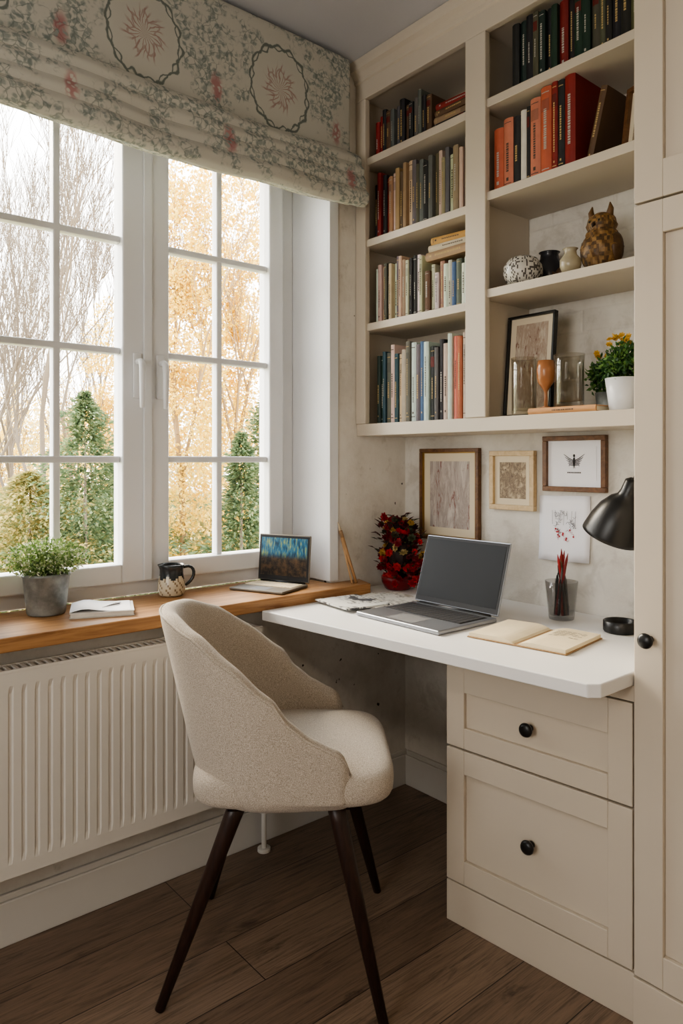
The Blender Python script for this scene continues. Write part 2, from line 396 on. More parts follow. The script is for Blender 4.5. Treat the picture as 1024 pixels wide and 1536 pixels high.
# ------------------------------------------------------------------ bookshelf (built-in)
FY = -.265; XS0, XD0, XD1, XS1 = .057, .544, .627, 1.20; XE = 1.243
bs = empty('bookshelf'); c = CM()
Lz = [1.45, 1.83, 2.148, 2.457]; Rz = [1.45, 1.858, 2.168, 2.465]; th = .028
c.box(0.002, XE, FY, -.002, 1.405, 1.45)
for z in Lz[1:]: c.box(.02, XD0+.03, FY+.004, -.002, z-th, z)
for z in Rz[1:]: c.box(XD0+.03, XE, FY+.004, -.002, z-th, z)
c.build('shelves', M_shelf, bs, bevel=.002)
c = CM()
c.box(0.002, .022, FY+.02, -.002, 1.45, CZ-.002); c.box(XD0+.025, XD1-.025, FY+.02, -.002, 1.45, CZ-.002)
c.box(XE-.02, XE, FY+.02, -.002, 1.45, CZ-.002); c.box(.022, XE-.02, FY+.02, -.002, 2.69, 2.71)
c.build('uprights', M_shelf, bs, bevel=.0015)
c = CM()
c.box(0.002, XS0, FY-.006, FY+.018, 1.45, 2.68); c.box(XD0, XD1, FY-.006, FY+.018, 1.45, 2.68)
c.box(0.002, XE, FY-.006, FY+.018, 2.68, 2.82-.002)
c.build('face_frame', M_shelf, bs, bevel=.003)
c = CM()
pr = [(0, 2.745), (-.006, 2.75), (-.008, 2.762), (-.018, 2.775), (-.030, 2.785), (-.034, 2.80), (-.036, 2.818), (0.0, 2.818)]
P = [[(x, FY-.006+a, z) for a, z in pr] for x in (.002, XE)]
c.grid(P); c.add([(.002, FY-.006+a, z) for a, z in pr], [list(range(8))]); c.build('cornice', M_shelf, bs)
c = CM(); c.box(.022, XD0+.03, -.010, -.002, 1.45, 2.69); c.build('back_panel', M_shelf, bs)

# ------------------------------------------------------------------ books
CREAM = sc(222, 212, 190)
def book(cm, x, yf, z, w, h, d, col, lean=0.0, band=None, M0=None):
    M = T(x, yf, z) @ RY(lean)
    if M0 is not None: M = M0 @ M
    t_ = .0022; n = 5
    cm.box(0, t_, .004, d, 0, h, col, M); cm.box(w-t_, w, .004, d, 0, h, col, M)
    cm.box(t_, w-t_, .006, d-.006, .003, h-.004, CREAM, M)
    vs = []; bul = min(.006, w*.2)
    for i in range(n+1):
        u = i/n; yb_ = .004-bul*math.sin(math.pi*u)
        vs += [(w*u, yb_, 0), (w*u, yb_, h)]
    fs = [(2*i, 2*i+2, 2*i+3, 2*i+1) for i in range(n)]
    o = len(vs)
    vs += [(w, .006, 0), (0, .006, 0), (w, .006, h), (0, .006, h)]
    fs += [[2*i for i in range(n+1)][::-1]+[o+1, o][::1], [2*i+1 for i in range(n+1)]+[o+2, o+3]]
    cm.add(vs, fs, col, M)
    lum = sum(col)/3
    bc = band or ((sc(186, 160, 110) if R.random() < .6 else sc(176, 172, 164)) if lum < .25 else sc(84, 72, 64))
    yq = .004-bul-.0006
    def strip(z0, z1, a=.14, b=.86, cc=bc):
        k_ = bul*.35*(1 if a < .3 else .1)
        cm.add([(w*a, yq+k_, z0), (w*.5, yq, z0), (w*b, yq+k_, z0), (w*a, yq+k_, z1), (w*.5, yq, z1), (w*b, yq+k_, z1)],
               [(0, 1, 4, 3), (1, 2, 5, 4)], cc, M)
    k = R.random()
    if k < .4:
        strip(h*.93, h*.94); strip(h*.06, h*.07)
    if k < .2: strip(h*.72, h*.86, cc=tuple(min(1, q*.6+.02) for q in col) if lum > .1 else sc(100, 34, 28))
    if w > .012 and R.random() < .85:
        z0 = h*R.uniform(.22, .40); ze = h*R.uniform(.55, .8); a_ = R.uniform(.36, .42)
        while z0 < ze:
            l = R.uniform(.0035, .009); strip(z0, z0+l*.7, a_, 1-a_); z0 += l
        if R.random() < .4: strip(h*.10, h*.10+w*.3, .38, .62)

def row(cm, x0, x1, z, cols, hr, wr=(.014, .03), yf=FY+.035, dep=.16, lean_end=False):
    x = x0; i = 0
    while True:
        w = R.uniform(*wr)
        if x+w > x1: break
        h = R.uniform(*hr); cl = cols[i % len(cols)] if i < len(cols) else R.choice(cols)
        cl = tuple(min(1, q*R.uniform(.85, 1.15)) for q in cl)
        book(cm, x, yf+R.uniform(-.006, .012), z+.0005, w, h, min(dep, h*.75), cl); x += w+.0012; i += 1
    return x
BK = sc(38, 38, 40); GR = sc(102, 101, 100); CR = sc(196, 184, 160); WH = sc(212, 208, 198); RD = sc(134, 38, 32); OR = sc(188, 98, 72); TL = sc(50, 86, 96); BL = sc(70, 102, 134); BR = sc(100, 76, 56); TN = sc(158, 132, 104); OL = sc(88, 86, 66); GN = sc(32, 56, 46); PK = sc(198, 126, 102)
c = CM(); x = row(c, .075, .54, Lz[0], [GN, GN, TL, GR, WH, TL, CR, CR, GR, WH, GR, BL, WH, BK, GR, BK, CR, WH, PK, OR], (.25, .295), (.014, .026))
c.build('book_row', M_attr)
c = CM(); row(c, .06, .325, Lz[1], [WH, CR, CR, GR, BK, CR, WH, GR, CR, TN], (.205, .235), (.013, .02))
row(c, .326, .545, Lz[1], [BR, CR, WH, TN, WH, CR, BL, GR], (.13, .175), (.016, .024))
for i, (cl, w) in enumerate(((TN, .03), (CR, .022), (sc(190, 150, 90), .024))):
    book(c, 0, 0, 0, w, .20-.012*i, .13, cl, M0=T(.335+.012*i, FY+.03, Lz[1]+.180+[0, .031, .054][i]+w) @ RZ(.06*i) @ RY(math.pi/2))
c.build('book_row', M_attr)
c = CM(); row(c, .06, .545, Lz[2], [BK, RD, BK, RD, TN, CR, TN, BR, TN, CR, GR, OL, GR, BK, GR, OL, CR, TN, GR, CR], (.21, .25), (.014, .026))
c.build('book_row', M_attr)
c = CM(); x = row(c, .06, .36, Lz[3], [RD, RD, BK, BR, GR, GR, BK, BR, BK, GR], (.14, .185), (.016, .026))
for i, cl in enumerate((BK, TN, BR, RD)):
    book(c, 0, 0, 0, .022, .16, .12, cl, M0=T(.37+.004*i, FY+.03, Lz[3]+.0225*(i+1)) @ RZ(.05*(i % 2)) @ RY(math.pi/2))
c.build('book_row', M_attr)
c = CM(); x = .632
for cl, w, h in ((OR, .036, .20), (PK, .036, .22), (BK, .026, .215), (WH, .020, .225), (BK, .012, .23), (PK, .036, .245), (OR, .036, .265), (RD, .020, .27), (BK, .022, .265), (RD, .034, .29)):
    book(c, x, FY+.03, Rz[2]+.0005, w, h, .17, cl); x += w+.0015
book(c, x+.012, FY+.06, Rz[2]+.006, .020, .215, .15, BR, lean=.24)
c.build('book_row', M_attr)
c = CM(); row(c, .70, 1.22, Rz[3], [BK, GN, BK, OL, GN, BK, GN, RD, BK, GN], (.20, .215), (.018, .028))
c.build('book_row', M_attr)

# ------------------------------------------------------------------ framed pictures
def art(name, c1, c2, c3, sx=6, sz=6, seed=0.0):
    t = NT(name); v = t.coord(scale=(sx, 1, sz), loc=(seed, seed, 0)); n1 = t.noise(v, 3, 8, .7, .6); n2 = t.noise(v, 7, 6, .75, 1)
    c = t.ramp(n1, [(0.35, c1), (0.5, c2), (0.65, c1)]); c = t.mix(t.step(n2, .56, .66), c, c3); t.base(c); return t.set(.6)
A1 = art('abstract_painting_art', srgb(210, 202, 194), srgb(166, 154, 148), srgb(132, 80, 74), 7, 1.6)
A2 = art('etching_art', srgb(196, 178, 150), srgb(120, 104, 88), srgb(88, 74, 66), 12, 9, 3)
A3 = art('print_art', srgb(206, 198, 182), srgb(170, 150, 134), srgb(122, 80, 68), 10, 3, 5)
M_mat = paint('passepartout_card', srgb(222, 210, 186), .8, .03); M_paper = paint('white_paper', srgb(238, 238, 243), .8, .02)
M_brass = paint('brass_gold', srgb(150, 118, 66), .4, .1, metal=.6)
def picture(name, x0, x1, z0, z1, fw, mfr, mart, matw, loc, rx=0, rz=0, lining=None, matm=None):
    e = empty(name, loc, rz); e.rotation_euler = (rx, 0, rz)
    w, h = x1-x0, z1-z0; c = CM()
    for a, b, cc, d in ((0, w, 0, fw), (0, w, h-fw, h), (0, fw, fw, h-fw), (w-fw, w, fw, h-fw)): c.box(a, b, -.022, -.002, cc, d)
    c.build('frame', mfr, e, bevel=.002)
    if lining:
        c = CM(); f2 = fw+.004
        for a, b, cc, d in ((fw, w-fw, fw, f2), (fw, w-fw, h-f2, h-fw), (fw, f2, f2, h-f2), (w-f2, w-fw, f2, h-f2)): c.box(a, b, -.018, -.006, cc, d)
        c.build('lining', lining, e)
    c = CM(); c.box(fw, w-fw, -.010, -.002, fw, h-fw); c.build('mat', matm or M_mat, e)
    c = CM(); c.box(fw+matw, w-fw-matw, -.0115, -.009, fw+matw, h-fw-matw); c.build('artwork', mart, e)
    return e
picture('framed_picture', .10, .395, 1.005, 1.357, .014, M_frameb, A1, .035, (.10, -.001, 1.005), lining=M_brass)
picture('framed_picture', .445, .634, 1.138, 1.345, .018, M_framec, A2, .022, (.445, -.001, 1.138))
e = picture('framed_picture', .668, .897, 1.212, 1.394, .016, M_frameb, M_paper, .02, (.668, -.001, 1.210), matm=M_paper)
c = CM(); yy_ = -.0125
def stroke(cm, pts, r, col): cm.tube(pts, r, 5, col)
K = sc(40, 38, 40)
for sgn in (-1, 1):
    for k in range(5):
        stroke(c, [(.1145, yy_, .10-.004*k), (.1145+sgn*.018, yy_, .108-.005*k), (.1145+sgn*(.038-.005*k), yy_, .122-.010*k)], [.0012, .0014, .0005], K)
c.ell((.1145, yy_, .098), (.005, .0008, .014), K); c.ell((.1145, yy_, .117), (.004, .0008, .005), K)
stroke(c, [(.1145, yy_, .086), (.112, yy_, .076)], .0008, K); stroke(c, [(.1145, yy_, .086), (.118, yy_, .076)], .0008, K)
for k in range(9): c.box(.09+.0056*k, .09+.0056*k+.004, yy_, yy_+.0008, .060, .064, K)
c.build('drawing', M_attr, e)
pn = empty('sketch_on_paper', (.645, -.003, .978)); P = []
for i in range(9):
    P.append([(.19*i/8, -.004*math.sin(i/8*3.1)-.012*(1-j/8)**3*.6, .215*j/8+.004*(i/8)) for j in range(9)])
c = CM(); c.grid(P); c.build('sheet', M_paper, pn, smooth=True, solid=.0006)
c = CM()
for k in range(44):
    a = R.uniform(0, 6.28); r_ = R.uniform(.022, .05); cx, cz = .097+r_*math.cos(a), .118+r_*1.0*math.sin(a)
    cl = sc(176, 54, 66) if (R.random() < .55 and cz < .115) else sc(100, 100, 108)
    d = R.uniform(0, 6.28); stroke(c, [(cx, -.0078, cz), (cx+.008*math.cos(d), -.0078, cz+.008*math.sin(d)), (cx+.012*math.cos(d+.8), -.0078, cz+.012*math.sin(d+.8))], .0006, cl)
    if cl[0] > .3: c.ell((cx, -.0078, cz), (.0035, .0006, .0035), cl, 8, 4)
for k in range(7): stroke(c, [(.055+.014*k, -.0078, .12+R.uniform(-.02, .02)), (.056+.014*k+R.uniform(-.004, .004), -.0078, .168)], .0005, sc(120, 120, 126))
c.build('drawing', M_attr, pn)

# ------------------------------------------------------------------ desk + drawer unit
def shaker(cm, x0, x1, z0, z1, rx, rz, yf, th=.02, rec=.011, rzt=None):
    rzt = rzt or rz
    cm.box(x0, x0+rx, yf, yf+th, z0, z1); cm.box(x1-rx, x1, yf, yf+th, z0, z1)
    cm.box(x0+rx, x1-rx, yf, yf+th, z0, z0+rz); cm.box(x0+rx, x1-rx, yf, yf+th, z1-rzt, z1)
    cm.box(x0+rx, x1-rx, yf+rec, yf+th, z0+rz, z1-rzt)
def knob(name, x, y, z, parent, s=1.0):
    c = CM(); c.lathe([(.008*s, 0), (.008*s, .004), (.006*s, .006), (.006*s, .012), (.010*s, .016), (.0155*s, .019), (.017*s, .024), (.0155*s, .029), (.010*s, .032), (1e-6, .033)], 24, M=T(x, y, z) @ RX(math.pi/2))
    c.build(name, M_black, parent, smooth=True)
DZ = .82
desk = empty('desk'); c = CM()
top = [(.112, -.775), (1.222, -.662), (1.242, -.640), (1.242, -.003), (.003, -.003), (.003, -.245), (.112, -.285)]
n = len(top)
c.add([(x, y, DZ-.032) for x, y in top]+[(x, y, DZ) for x, y in top], [list(range(n))[::-1], list(range(n, 2*n))]+[[i, (i+1) % n, (i+1) % n+n, i+n] for i in range(n)])
c.build('desktop', M_desk, desk, bevel=.003)
ang = math.radians(4.6)
du = empty('drawer_unit', (.70, -.54, 0), ang); du.parent = desk; L = .543
c = CM(); c.box(0, L, .022, .46, .10, .786); c.box(.0, L, .004, .46, 0, .115); c.box(0, L, .012, .03, .115, .13)
c.build('carcass', M_cab, du, bevel=.002)
c = CM(); shaker(c, .003, L-.003, .503, .745, .06, .058, 0, rzt=.085); c.build('drawer_upper', M_cab, du, bevel=.002)
c = CM(); c.box(0, L, 0.002, .022, .749, .787); c.build('top_rail', M_cab, du, bevel=.001)
c = CM(); shaker(c, .003, L-.003, .122, .497, .06, .066, 0); c.build('drawer_lower', M_cab, du, bevel=.002)
knob('knob_upper', .268, 0.008, .615, du, 1.1); knob('knob_lower', .271, 0.010, .312, du, 1.1)

# ------------------------------------------------------------------ tall cupboard
tcb = empty('tall_cupboard'); X0, X1, TY = 1.245, 2.05, -.505
c = CM(); c.box(X0, X1, TY+.022, -.002, .11, CZ-.002); c.box(X0, X1, TY-.004, -.002, 0, .118); c.build('carcass', M_cab, tcb, bevel=.002)
xm = (X0+X1)/2
for nm, a, b in (('left', X0+.001, xm-.0015), ('right', xm+.0015, X1-.001)):
    c = CM(); shaker(c, a, b, .122, 1.90, .068, .075, TY); c.build('door_lower_'+nm, M_cab, tcb, bevel=.002)
    c = CM(); shaker(c, a, b, 1.905, 2.76, .068, .085, TY); c.build('door_upper_'+nm, M_cab, tcb, bevel=.002)
c = CM(); c.box(X0, X1, TY+.002, TY+.03, 2.763, 2.818); c.build('top_fascia', M_cab, tcb)
knob('knob', X0+.040, TY, .905, tcb, 1.05)

# ------------------------------------------------------------------ chair
chair = empty('armchair', (.507, -.968, 0), math.radians(52))
def lerp(tab, x):
    for (a, va_), (b, vb_) in zip(tab, tab[1:]):
        if x <= b:
            u = (x-a)/(b-a); u = u*u*(3-2*u)*.35+u*.65; return va_+(vb_-va_)*u
    return tab[-1][1]
Ht = [(0, .925), (.16, .918), (.30, .885), (.42, .825), (.55, .745), (.65, .690), (.78, .650), (.9, .625), (1, .605)]
AF = .165
def path(s, k, off=0.0):
    W = .264-.010*k-off; A = .215+.115*k-off; a0 = -.02; sg = 1 if s >= 0 else -1; q = abs(s)
    if q > .55:
        a = a0+(AF-a0)*(q-.55)/.45
        return (a, sg*(W-.012*((q-.55)/.45)**2))
    ph = q/.55*math.pi/2; e = 2/(2.35-.25*k)
    return (a0-(A+a0)*abs(math.cos(ph))**e, sg*W*abs(math.sin(ph))**e)
ZB = .475; P = []; NS = 72
for i in range(NS+1):
    s_ = -1+2*i/NS; q = abs(s_); H = lerp(Ht, q)
    endk = max(0, (q-.93)/.07); endk = 1-math.sqrt(max(0, 1-endk*endk)) if endk > 0 else 0
    th_ = .050*(1-.15*q); sec = []
    H2 = H-.035*endk; zb_ = ZB+.012*endk
    def pt(z, off):
        k = min(1, max(0, (z-ZB)/.45)); off = off if endk == 0 else th_/2+(off-th_/2)*(1-endk*.75)
        a, b = path(s_, k, off); return (a, b, z)
    sec.append(pt(zb_+.004, .16)); sec.append(pt(zb_-.004, .10)); sec.append(pt(zb_-.002, .045)); sec.append(pt(zb_+.008, .018)); sec.append(pt(zb_+.03, .004))
    for v_ in (.16, .3, .45, .6, .75, .88, .96): sec.append(pt(zb_+(H2-zb_)*v_, 0.0))
    sec.append(pt(H2-.004, .004)); sec.append(pt(H2+.004, .012)); sec.append(pt(H2+.006, th_*.5)); sec.append(pt(H2+.002, th_-.01)); sec.append(pt(H2-.012, th_))
    for v_ in (.9, .75, .6, .45, .3): sec.append(pt(zb_+(H2-zb_)*v_, th_+.004))
    P.append(sec)
c = CM(); c.grid(P); m_ = len(P[0]); nv = len(P)
c.f.append(list(range(m_))); c.c.append((1, 1, 1)); c.mi.append(0)
c.f.append([(nv-1)*m_+j for j in range(m_)][::-1]); c.c.append((1, 1, 1)); c.mi.append(0)
c.build('shell', M_tweed, chair, smooth=True, subd=1)
c = CM(); c.tube([(p[12][0], p[12][1], p[12][2]+.001) for p in P], .0035, 8); c.build('piping', M_tweed, chair, smooth=True)
def superell(cm, c0, r, e1, e2, n=48, m=24, crown=0.0):
    sp_ = lambda x, e: math.copysign(abs(x)**e, x); P = []
    for i in range(n):
        u = 2*math.pi*i/n; rowp = []
        for j in range(m+1):
            w_ = -math.pi/2+math.pi*j/m; cw = sp_(math.cos(w_), e1)
            x = cw*sp_(math.cos(u), e2); y = cw*sp_(math.sin(u), e2); z = sp_(math.sin(w_), e1)
            rowp.append((c0[0]+r[0]*x, c0[1]+r[1]*y, c0[2]+r[2]*z+(crown*(1-x*x)*(1-y*y) if z > 0 else 0)))
        P.append(rowp)
    cm.grid(P, close_u=True)
c = CM(); superell(c, (.030, 0, .524), (.252, .250, .054), .55, .38, crown=.012); c.build('seat_cushion', M_tweed, chair, smooth=True)
for nm, a0, b0, a1, b1 in (('leg_1', -.10, -.16, -.288, -.205), ('leg_2', .13, -.18, .243, -.280), ('leg_3', .15, .17, .272, .250), ('leg_4', -.10, .17, -.232, .238)):
    c = CM(); c.tube([(a0, b0, .485), (a0+(a1-a0)*.1, b0+(b1-b0)*.1, .44), (a1, b1, 0.001)], [.023, .022, .012], 14); c.build(nm, M_leg, chair, smooth=True)
c = CM(); c.box(-.13, .17, -.19, -.15, .462, .482); c.box(-.13, .17, .15, .19, .462, .482); c.box(-.13, -.09, -.19, .19, .462, .482); c.box(.13, .17, -.19, .19, .462, .482); c.build('base_frame', M_leg, chair, bevel=.003)

# ------------------------------------------------------------------ laptop
def laptop(name, loc, rz, w, d, hs, tilt, body, scrm, keyc, th=.014):
    e = empty(name, loc, rz)
    c = CM(); c.box(0, w, -d, 0, .001, th); c.build('base', body, e, bevel=.004, seg=3)
    c = CM(); kx0, kx1, ky0, ky1 = w*.06, w*.94, -d*.56, -d*.10; nr, nc = 5, 14
    c.box(kx0-.003, kx1+.003, ky0-.003, ky1+.003, th, th+.0006, tuple(q*.5 for q in keyc))
    for j in range(nr):
        for i in range(nc):
            a = kx0+(kx1-kx0)*i/nc; b = ky0+(ky1-ky0)*j/nr
            c.box(a+.0008, a+(kx1-kx0)/nc-.0015, b+.0008, b+(ky1-ky0)/nr-.0015, th+.0004, th+.0024, keyc)
    c.build('keyboard', M_attr, e)
    c = CM(); c.box(w*.34, w*.66, -d*.93, -d*.63, th, th+.0004, (.20, .20, .21)); c.build('trackpad', M_attr, e)
    c = CM(); c.tube([(w*.08, .002, th), (w*.92, .002, th)], .006, 10); c.build('hinge', M_black, e, smooth=True)
    M = T(0, .003, th+.003) @ RX(-tilt)
    c = CM(); c.box(0, w, 0, .006, 0, hs, M=M); c.build('lid', body, e, bevel=.003, seg=3)
    c = CM(); c.box(.004, w-.004, -.0012, .0, .004, hs-.004, sc(26, 26, 30), M=M); c.build('bezel', M_attr, e)
    c = CM(); c.box(.012, w-.012, -.0018, -.001, .02, hs-.012, M=M); c.build('screen', scrm, e)
    return e
t = NT('laptop_screen_off'); t.base(srgb(24, 26, 29)); M_off = t.set(.35); t.p.inputs['Specular IOR Level'].default_value = .2
t = NT('screen_picture'); v = t.coord(scale=(1, 1, 1)); n1 = t.noise(t.coord(scale=(60, 1, 12)), 2, 5, .6); n2 = t.noise(v, 40, 4, .7)
sp = t.new('ShaderNodeSeparateXYZ'); t.l.new(v, sp.inputs[0]); 
pic = t.ramp(n1, [(.35, srgb(12, 30, 42)), (.5, srgb(30, 90, 120)), (.62, srgb(110, 130, 80)), (.75, srgb(200, 200, 170))])
low = t.ramp(n2, [(.4, srgb(14, 14, 16)), (.7, srgb(80, 60, 40))])
cc = t.mix(t.step(sp.outputs[2], .09, .12), low, pic); t.base(cc)
t.lk(cc, t.p.inputs['Emission Color']); t.p.inputs['Emission Strength'].default_value = .35; M_scr = t.set(.35)
laptop('laptop', (.368, -.328, DZ), 0.0, .35, .262, .228, math.radians(17), M_alu, M_off, (.05, .05, .055))
M_dark = paint('dark_grey_case', srgb(110, 102, 92), .5, .05)
laptop('tablet_with_keyboard', (-.180, -.600, SZ), math.radians(22), .222, .175, .17, math.radians(5), M_dark, M_scr, sc(226, 210, 182), th=.010)

# ------------------------------------------------------------------ magazines, open book, notebook
def sheet_stack(name, specs, z):
    e = empty(name, (0, 0, z))
    for i, (cx, cy, w, d, a, m, h) in enumerate(specs):
        c = CM(); c.box(-w/2, w/2, -d/2, d/2, 0, h, M=T(cx, cy, sum(s[6] for s in specs[:i])+.0006) @ RZ(a)); c.build('sheet_%d' % (i+1), m, e)
    return e
def printed(name, bg, c1, c2):
    t = NT(name); n1 = t.noise(t.coord(scale=(40, 120, 1)), 1, 2, .5); n2 = t.noise(t.coord(), 14, 3)
    c = t.mix(t.math('MULTIPLY', t.step(n1, .52, .56), t.step(n2, .42, .48)), bg, c1); c = t.mix(t.step(n2, .6, .63), c, c2); t.base(c); return t.set(.5)
PR1 = printed('printed_page_dark', srgb(206, 206, 202), srgb(90, 90, 92), srgb(72, 74, 80)); PR2 = printed('printed_page_light', srgb(220, 216, 208), srgb(130, 126, 120), srgb(176, 168, 156))
sheet_stack('magazine_stack', [(.238, -.38, .20, .22, .15, PR2, .004), (.262, -.36, .19, .23, -.1, PR2, .004), (.235, -.492, .20, .17, -.12, PR1, .005)], DZ)
def open_book(name, loc, rz, w, d, th, cover, pagem):
    e = empty(name, loc, rz)
    c = CM(); c.box(-w, w, -d/2, d/2, .001, .004, sc(*cover)); c.build('cover', M_attr, e, bevel=.001)
    P = []
    for i in range(25):
        u = -1+2*i/24; x = u*(w-.004); q = abs(u)
        z = .004+th*(math.sin(min(1, q*2.6)*math.pi/2)**1)*(1-.25*q) - (.0 if q > .02 else th*.3)
        P.append([(x, -d/2+.004, .004), (x, -d/2+.004, z), (x, d/2-.004, z), (x, d/2-.004, .004)])
    c = CM(); c.grid(P); c.add([p for p in P[0]], [(0, 1, 2, 3)]); c.add([p for p in P[-1]], [(3, 2, 1, 0)]); c.build('pages', pagem, e)
    c = CM(); zf = lambda x: .0046+th*math.sin(min(1, abs(x)/(w-.004)*2.6)*math.pi/2)*(1-.25*abs(x)/(w-.004))
    for k in range(8):
        y = d*.30-.012*k
        for j in range(6):
            x = w*.25+j*w*.10
            if R.random() < .8 and k < 6: c.add([(x, y, zf(x)), (x+w*.08, y, zf(x+w*.08)), (x+w*.08, y+.003, zf(x+w*.08)), (x, y+.003, zf(x))], [(0, 1, 2, 3)], sc(92, 84, 78))
    c.build('text', M_attr, e)
    return e
PG = paint('aged_pages', srgb(226, 211, 180), .75, .04, 30)
open_book('open_book', (.905, -.405, DZ), math.radians(8), .145, .23, .013, (150, 120, 84), PG)
nb = empty('notebook', (-.035, -1.25, SZ), math.radians(68)); 
c = CM(); c.box(-.09, .09, -.075, .075, .0, .003, sc(200, 196, 190)); c.box(-.087, .087, -.072, .072, .003, .014, sc(218, 214, 206)); c.box(-.09, .09, -.075, .075, .014, .0165, sc(226, 224, 220))
c.build('cover', M_attr, nb, bevel=.001)
c = CM(); P = [[(-.09+.17*i/10, -.07+.14*j/4, .0172+.016*math.exp(-((i-1)/3)**2)*math.sin(i/10*3.14)+.002*j/4) for j in range(5)] for i in range(11)]
c.grid(P); c.build('loose_page', M_paper, nb, smooth=True)
c = CM()
for k in range(7): stroke(c, [(.0+.006*k, -.03+.01*k, .021), (.03+.004*k, -.01+.006*k, .0215), (.05, .01+.004*k, .021)], .0006, sc(120, 118, 120))
c.build('sketch', M_attr, nb)

# ------------------------------------------------------------------ pencil cup
pc = empty('pencil_cup', (.815, -.135, DZ)); c = CM()
c.lathe([(1e-6, .001), (.036, .001), (.038, .004), (.050, .118), (.048, .118), (.036, .014), (1e-6, .012)], 32); c.build('glass', M_glass, pc, smooth=True)
c = CM()
for a, l, tl, cl in ((.3, .195, .16, RD), (1.2, .20, .12, sc(140, 34, 38)), (2.3, .185, .2, RD), (3.4, .155, .16, BK), (4.3, .19, .14, sc(170, 50, 50)), (5.4, .15, .17, GR), (2.9, .18, .10, BR), (.9, .13, .05, BK), (4.9, .205, .08, RD), (0, .12, .02, BK), (3.9, .125, .06, GR), (5.9, .19, .2, sc(120, 40, 40)), (1.7, .115, .1, BK), (2.6, .11, .05, BK)):
    b = Vector((-.020*math.cos(a), -.020*math.sin(a), .014)); d = Vector((math.cos(a)*tl*1.3, math.sin(a)*tl*1.3, 1)).normalized()
    c.tube([b, b+d*(l-.02), b+d*(l-.018), b+d*l], [.0042, .0042, .0036, .0008], 7, cl)
c.build('pencils', M_attr, pc)
c = CM(); c.lathe([(1e-6, .001), (.044, .001), (.047, .006), (.047, .032), (.044, .034), (.041, .032), (.040, .012), (1e-6, .010)], 40, M=T(1.02, -.155, DZ)); c.build('black_dish', M_black, smooth=True)

# ------------------------------------------------------------------ lamp
lp = empty('desk_lamp'); ax = Vector((.42, -.05, .9)).normalized(); ctr = Vector((1.045, -.25, 1.105))
q = Vector((0, 0, 1)).rotation_difference(ax).to_matrix().to_4x4(); Ms = T(*ctr) @ q
c = CM(); c.lathe([(.078, 0), (.077, .010), (.070, .045), (.058, .080), (.040, .108), (.026, .120), (.022, .135), (.021, .165), (.012, .172), (1e-6, .173)], 40, M=Ms)
c.f = [f for f in c.f if len(f) == 4]; c.c = c.c[:len(c.f)]; c.mi = c.mi[:len(c.f)]
c.build('shade', M_black, lp, smooth=True, solid=.0025)
c = CM(); c.ell((0, 0, .055), (.024, .024, .034), (.9, .88, .8), 16, 10, M=Ms); c.build('bulb', M_attr, lp, smooth=True)
j1 = Ms @ Vector((0, 0, .165)); 
c = CM(); c.tube([j1, j1+Vector((.03, 0, .07)), (1.20, -.25, 1.385)], .005, 8); c.tube([(1.20, -.25, 1.385), (1.205, -.25, 1.00), (1.205, -.25, .86)], .006, 8); c.ell((1.20, -.25, 1.385), (.012, .012, .012), (1, 1, 1), 10, 8)
c.lathe([(.032, .001), (.032, .014), (.012, .022), (.012, .06), (1e-6, .06)], 20, M=T(1.205, -.25, DZ)); c.build('arm', M_black, lp, smooth=True)

# ------------------------------------------------------------------ dried red flowers (desk corner)
fl = empty('red_flower_arrangement', (.115, -.155, DZ)); c = CM()
c.lathe([(1e-6, .001), (.045, .001), (.05, .006), (.062, .03), (.064, .05), (.058, .05), (1e-6, .02)], 28, sc(110, 20, 26)); c.build('bowl', M_gloss, fl, smooth=True)
c = CM(); reds = [sc(190, 28, 38), sc(150, 20, 30), sc(120, 18, 28), sc(206, 56, 56)]
def blossom(cm, p, r, cl):
    p = Vector(p); n_ = Vector((R.gauss(0, .5)+.6, R.gauss(0, .5)-.7, R.gauss(0, .4)+.5)).normalized()
    for ringi in range(3):
        k = 7-ringi; rad_ = r*(1-.28*ringi); w0 = n_.cross(Vector((0, 0, 1))).normalized(); w1 = n_.cross(w0)
        for i in range(k):
            a = 2*math.pi*i/k+ringi; d = (w0*math.cos(a)+w1*math.sin(a))+n_*(.25+.5*ringi)
            cm.leaf(p+n_*ringi*r*.15, d, n_, rad_, rad_*.9, cl)
for k in range(170):
    h = R.uniform(.03, .275); wd = .105*(1-((h-.12)/.2)**2*.7); a = R.uniform(0, 6.28); rr_ = wd*R.uniform(.35, 1)
    if h < .05: rr_ = R.uniform(.062, .085)
    p = (rr_*math.cos(a)+.02-.12*(h-.1), rr_*math.sin(a)*.8, h)
    cl = R.choice(reds) if h < .12 or R.random() < .4 else R.choice([sc(96, 20, 30), sc(70, 62, 44), sc(186, 150, 76), sc(66, 28, 44), sc(180, 160, 110), sc(70, 76, 50)])
    blossom(c, p, R.uniform(.012, .022), cl)
for k in range(200):
    h = R.uniform(.05, .28); wd = .10*(1-((h-.12)/.2)**2*.7); a = R.uniform(0, 6.28); rr_ = wd*R.uniform(.3, 1.1)
    c.leaf((rr_*math.cos(a)+.02-.12*(h-.1), rr_*math.sin(a)*.8, h), Vector((math.cos(a), math.sin(a), R.uniform(0, 1))), Vector((0, 0, 1)), .032, .013, R.choice([sc(64, 72, 44), sc(50, 54, 36), sc(80, 36, 34)]))
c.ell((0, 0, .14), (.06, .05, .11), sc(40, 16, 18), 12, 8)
c.build('flowers', M_plant, fl)

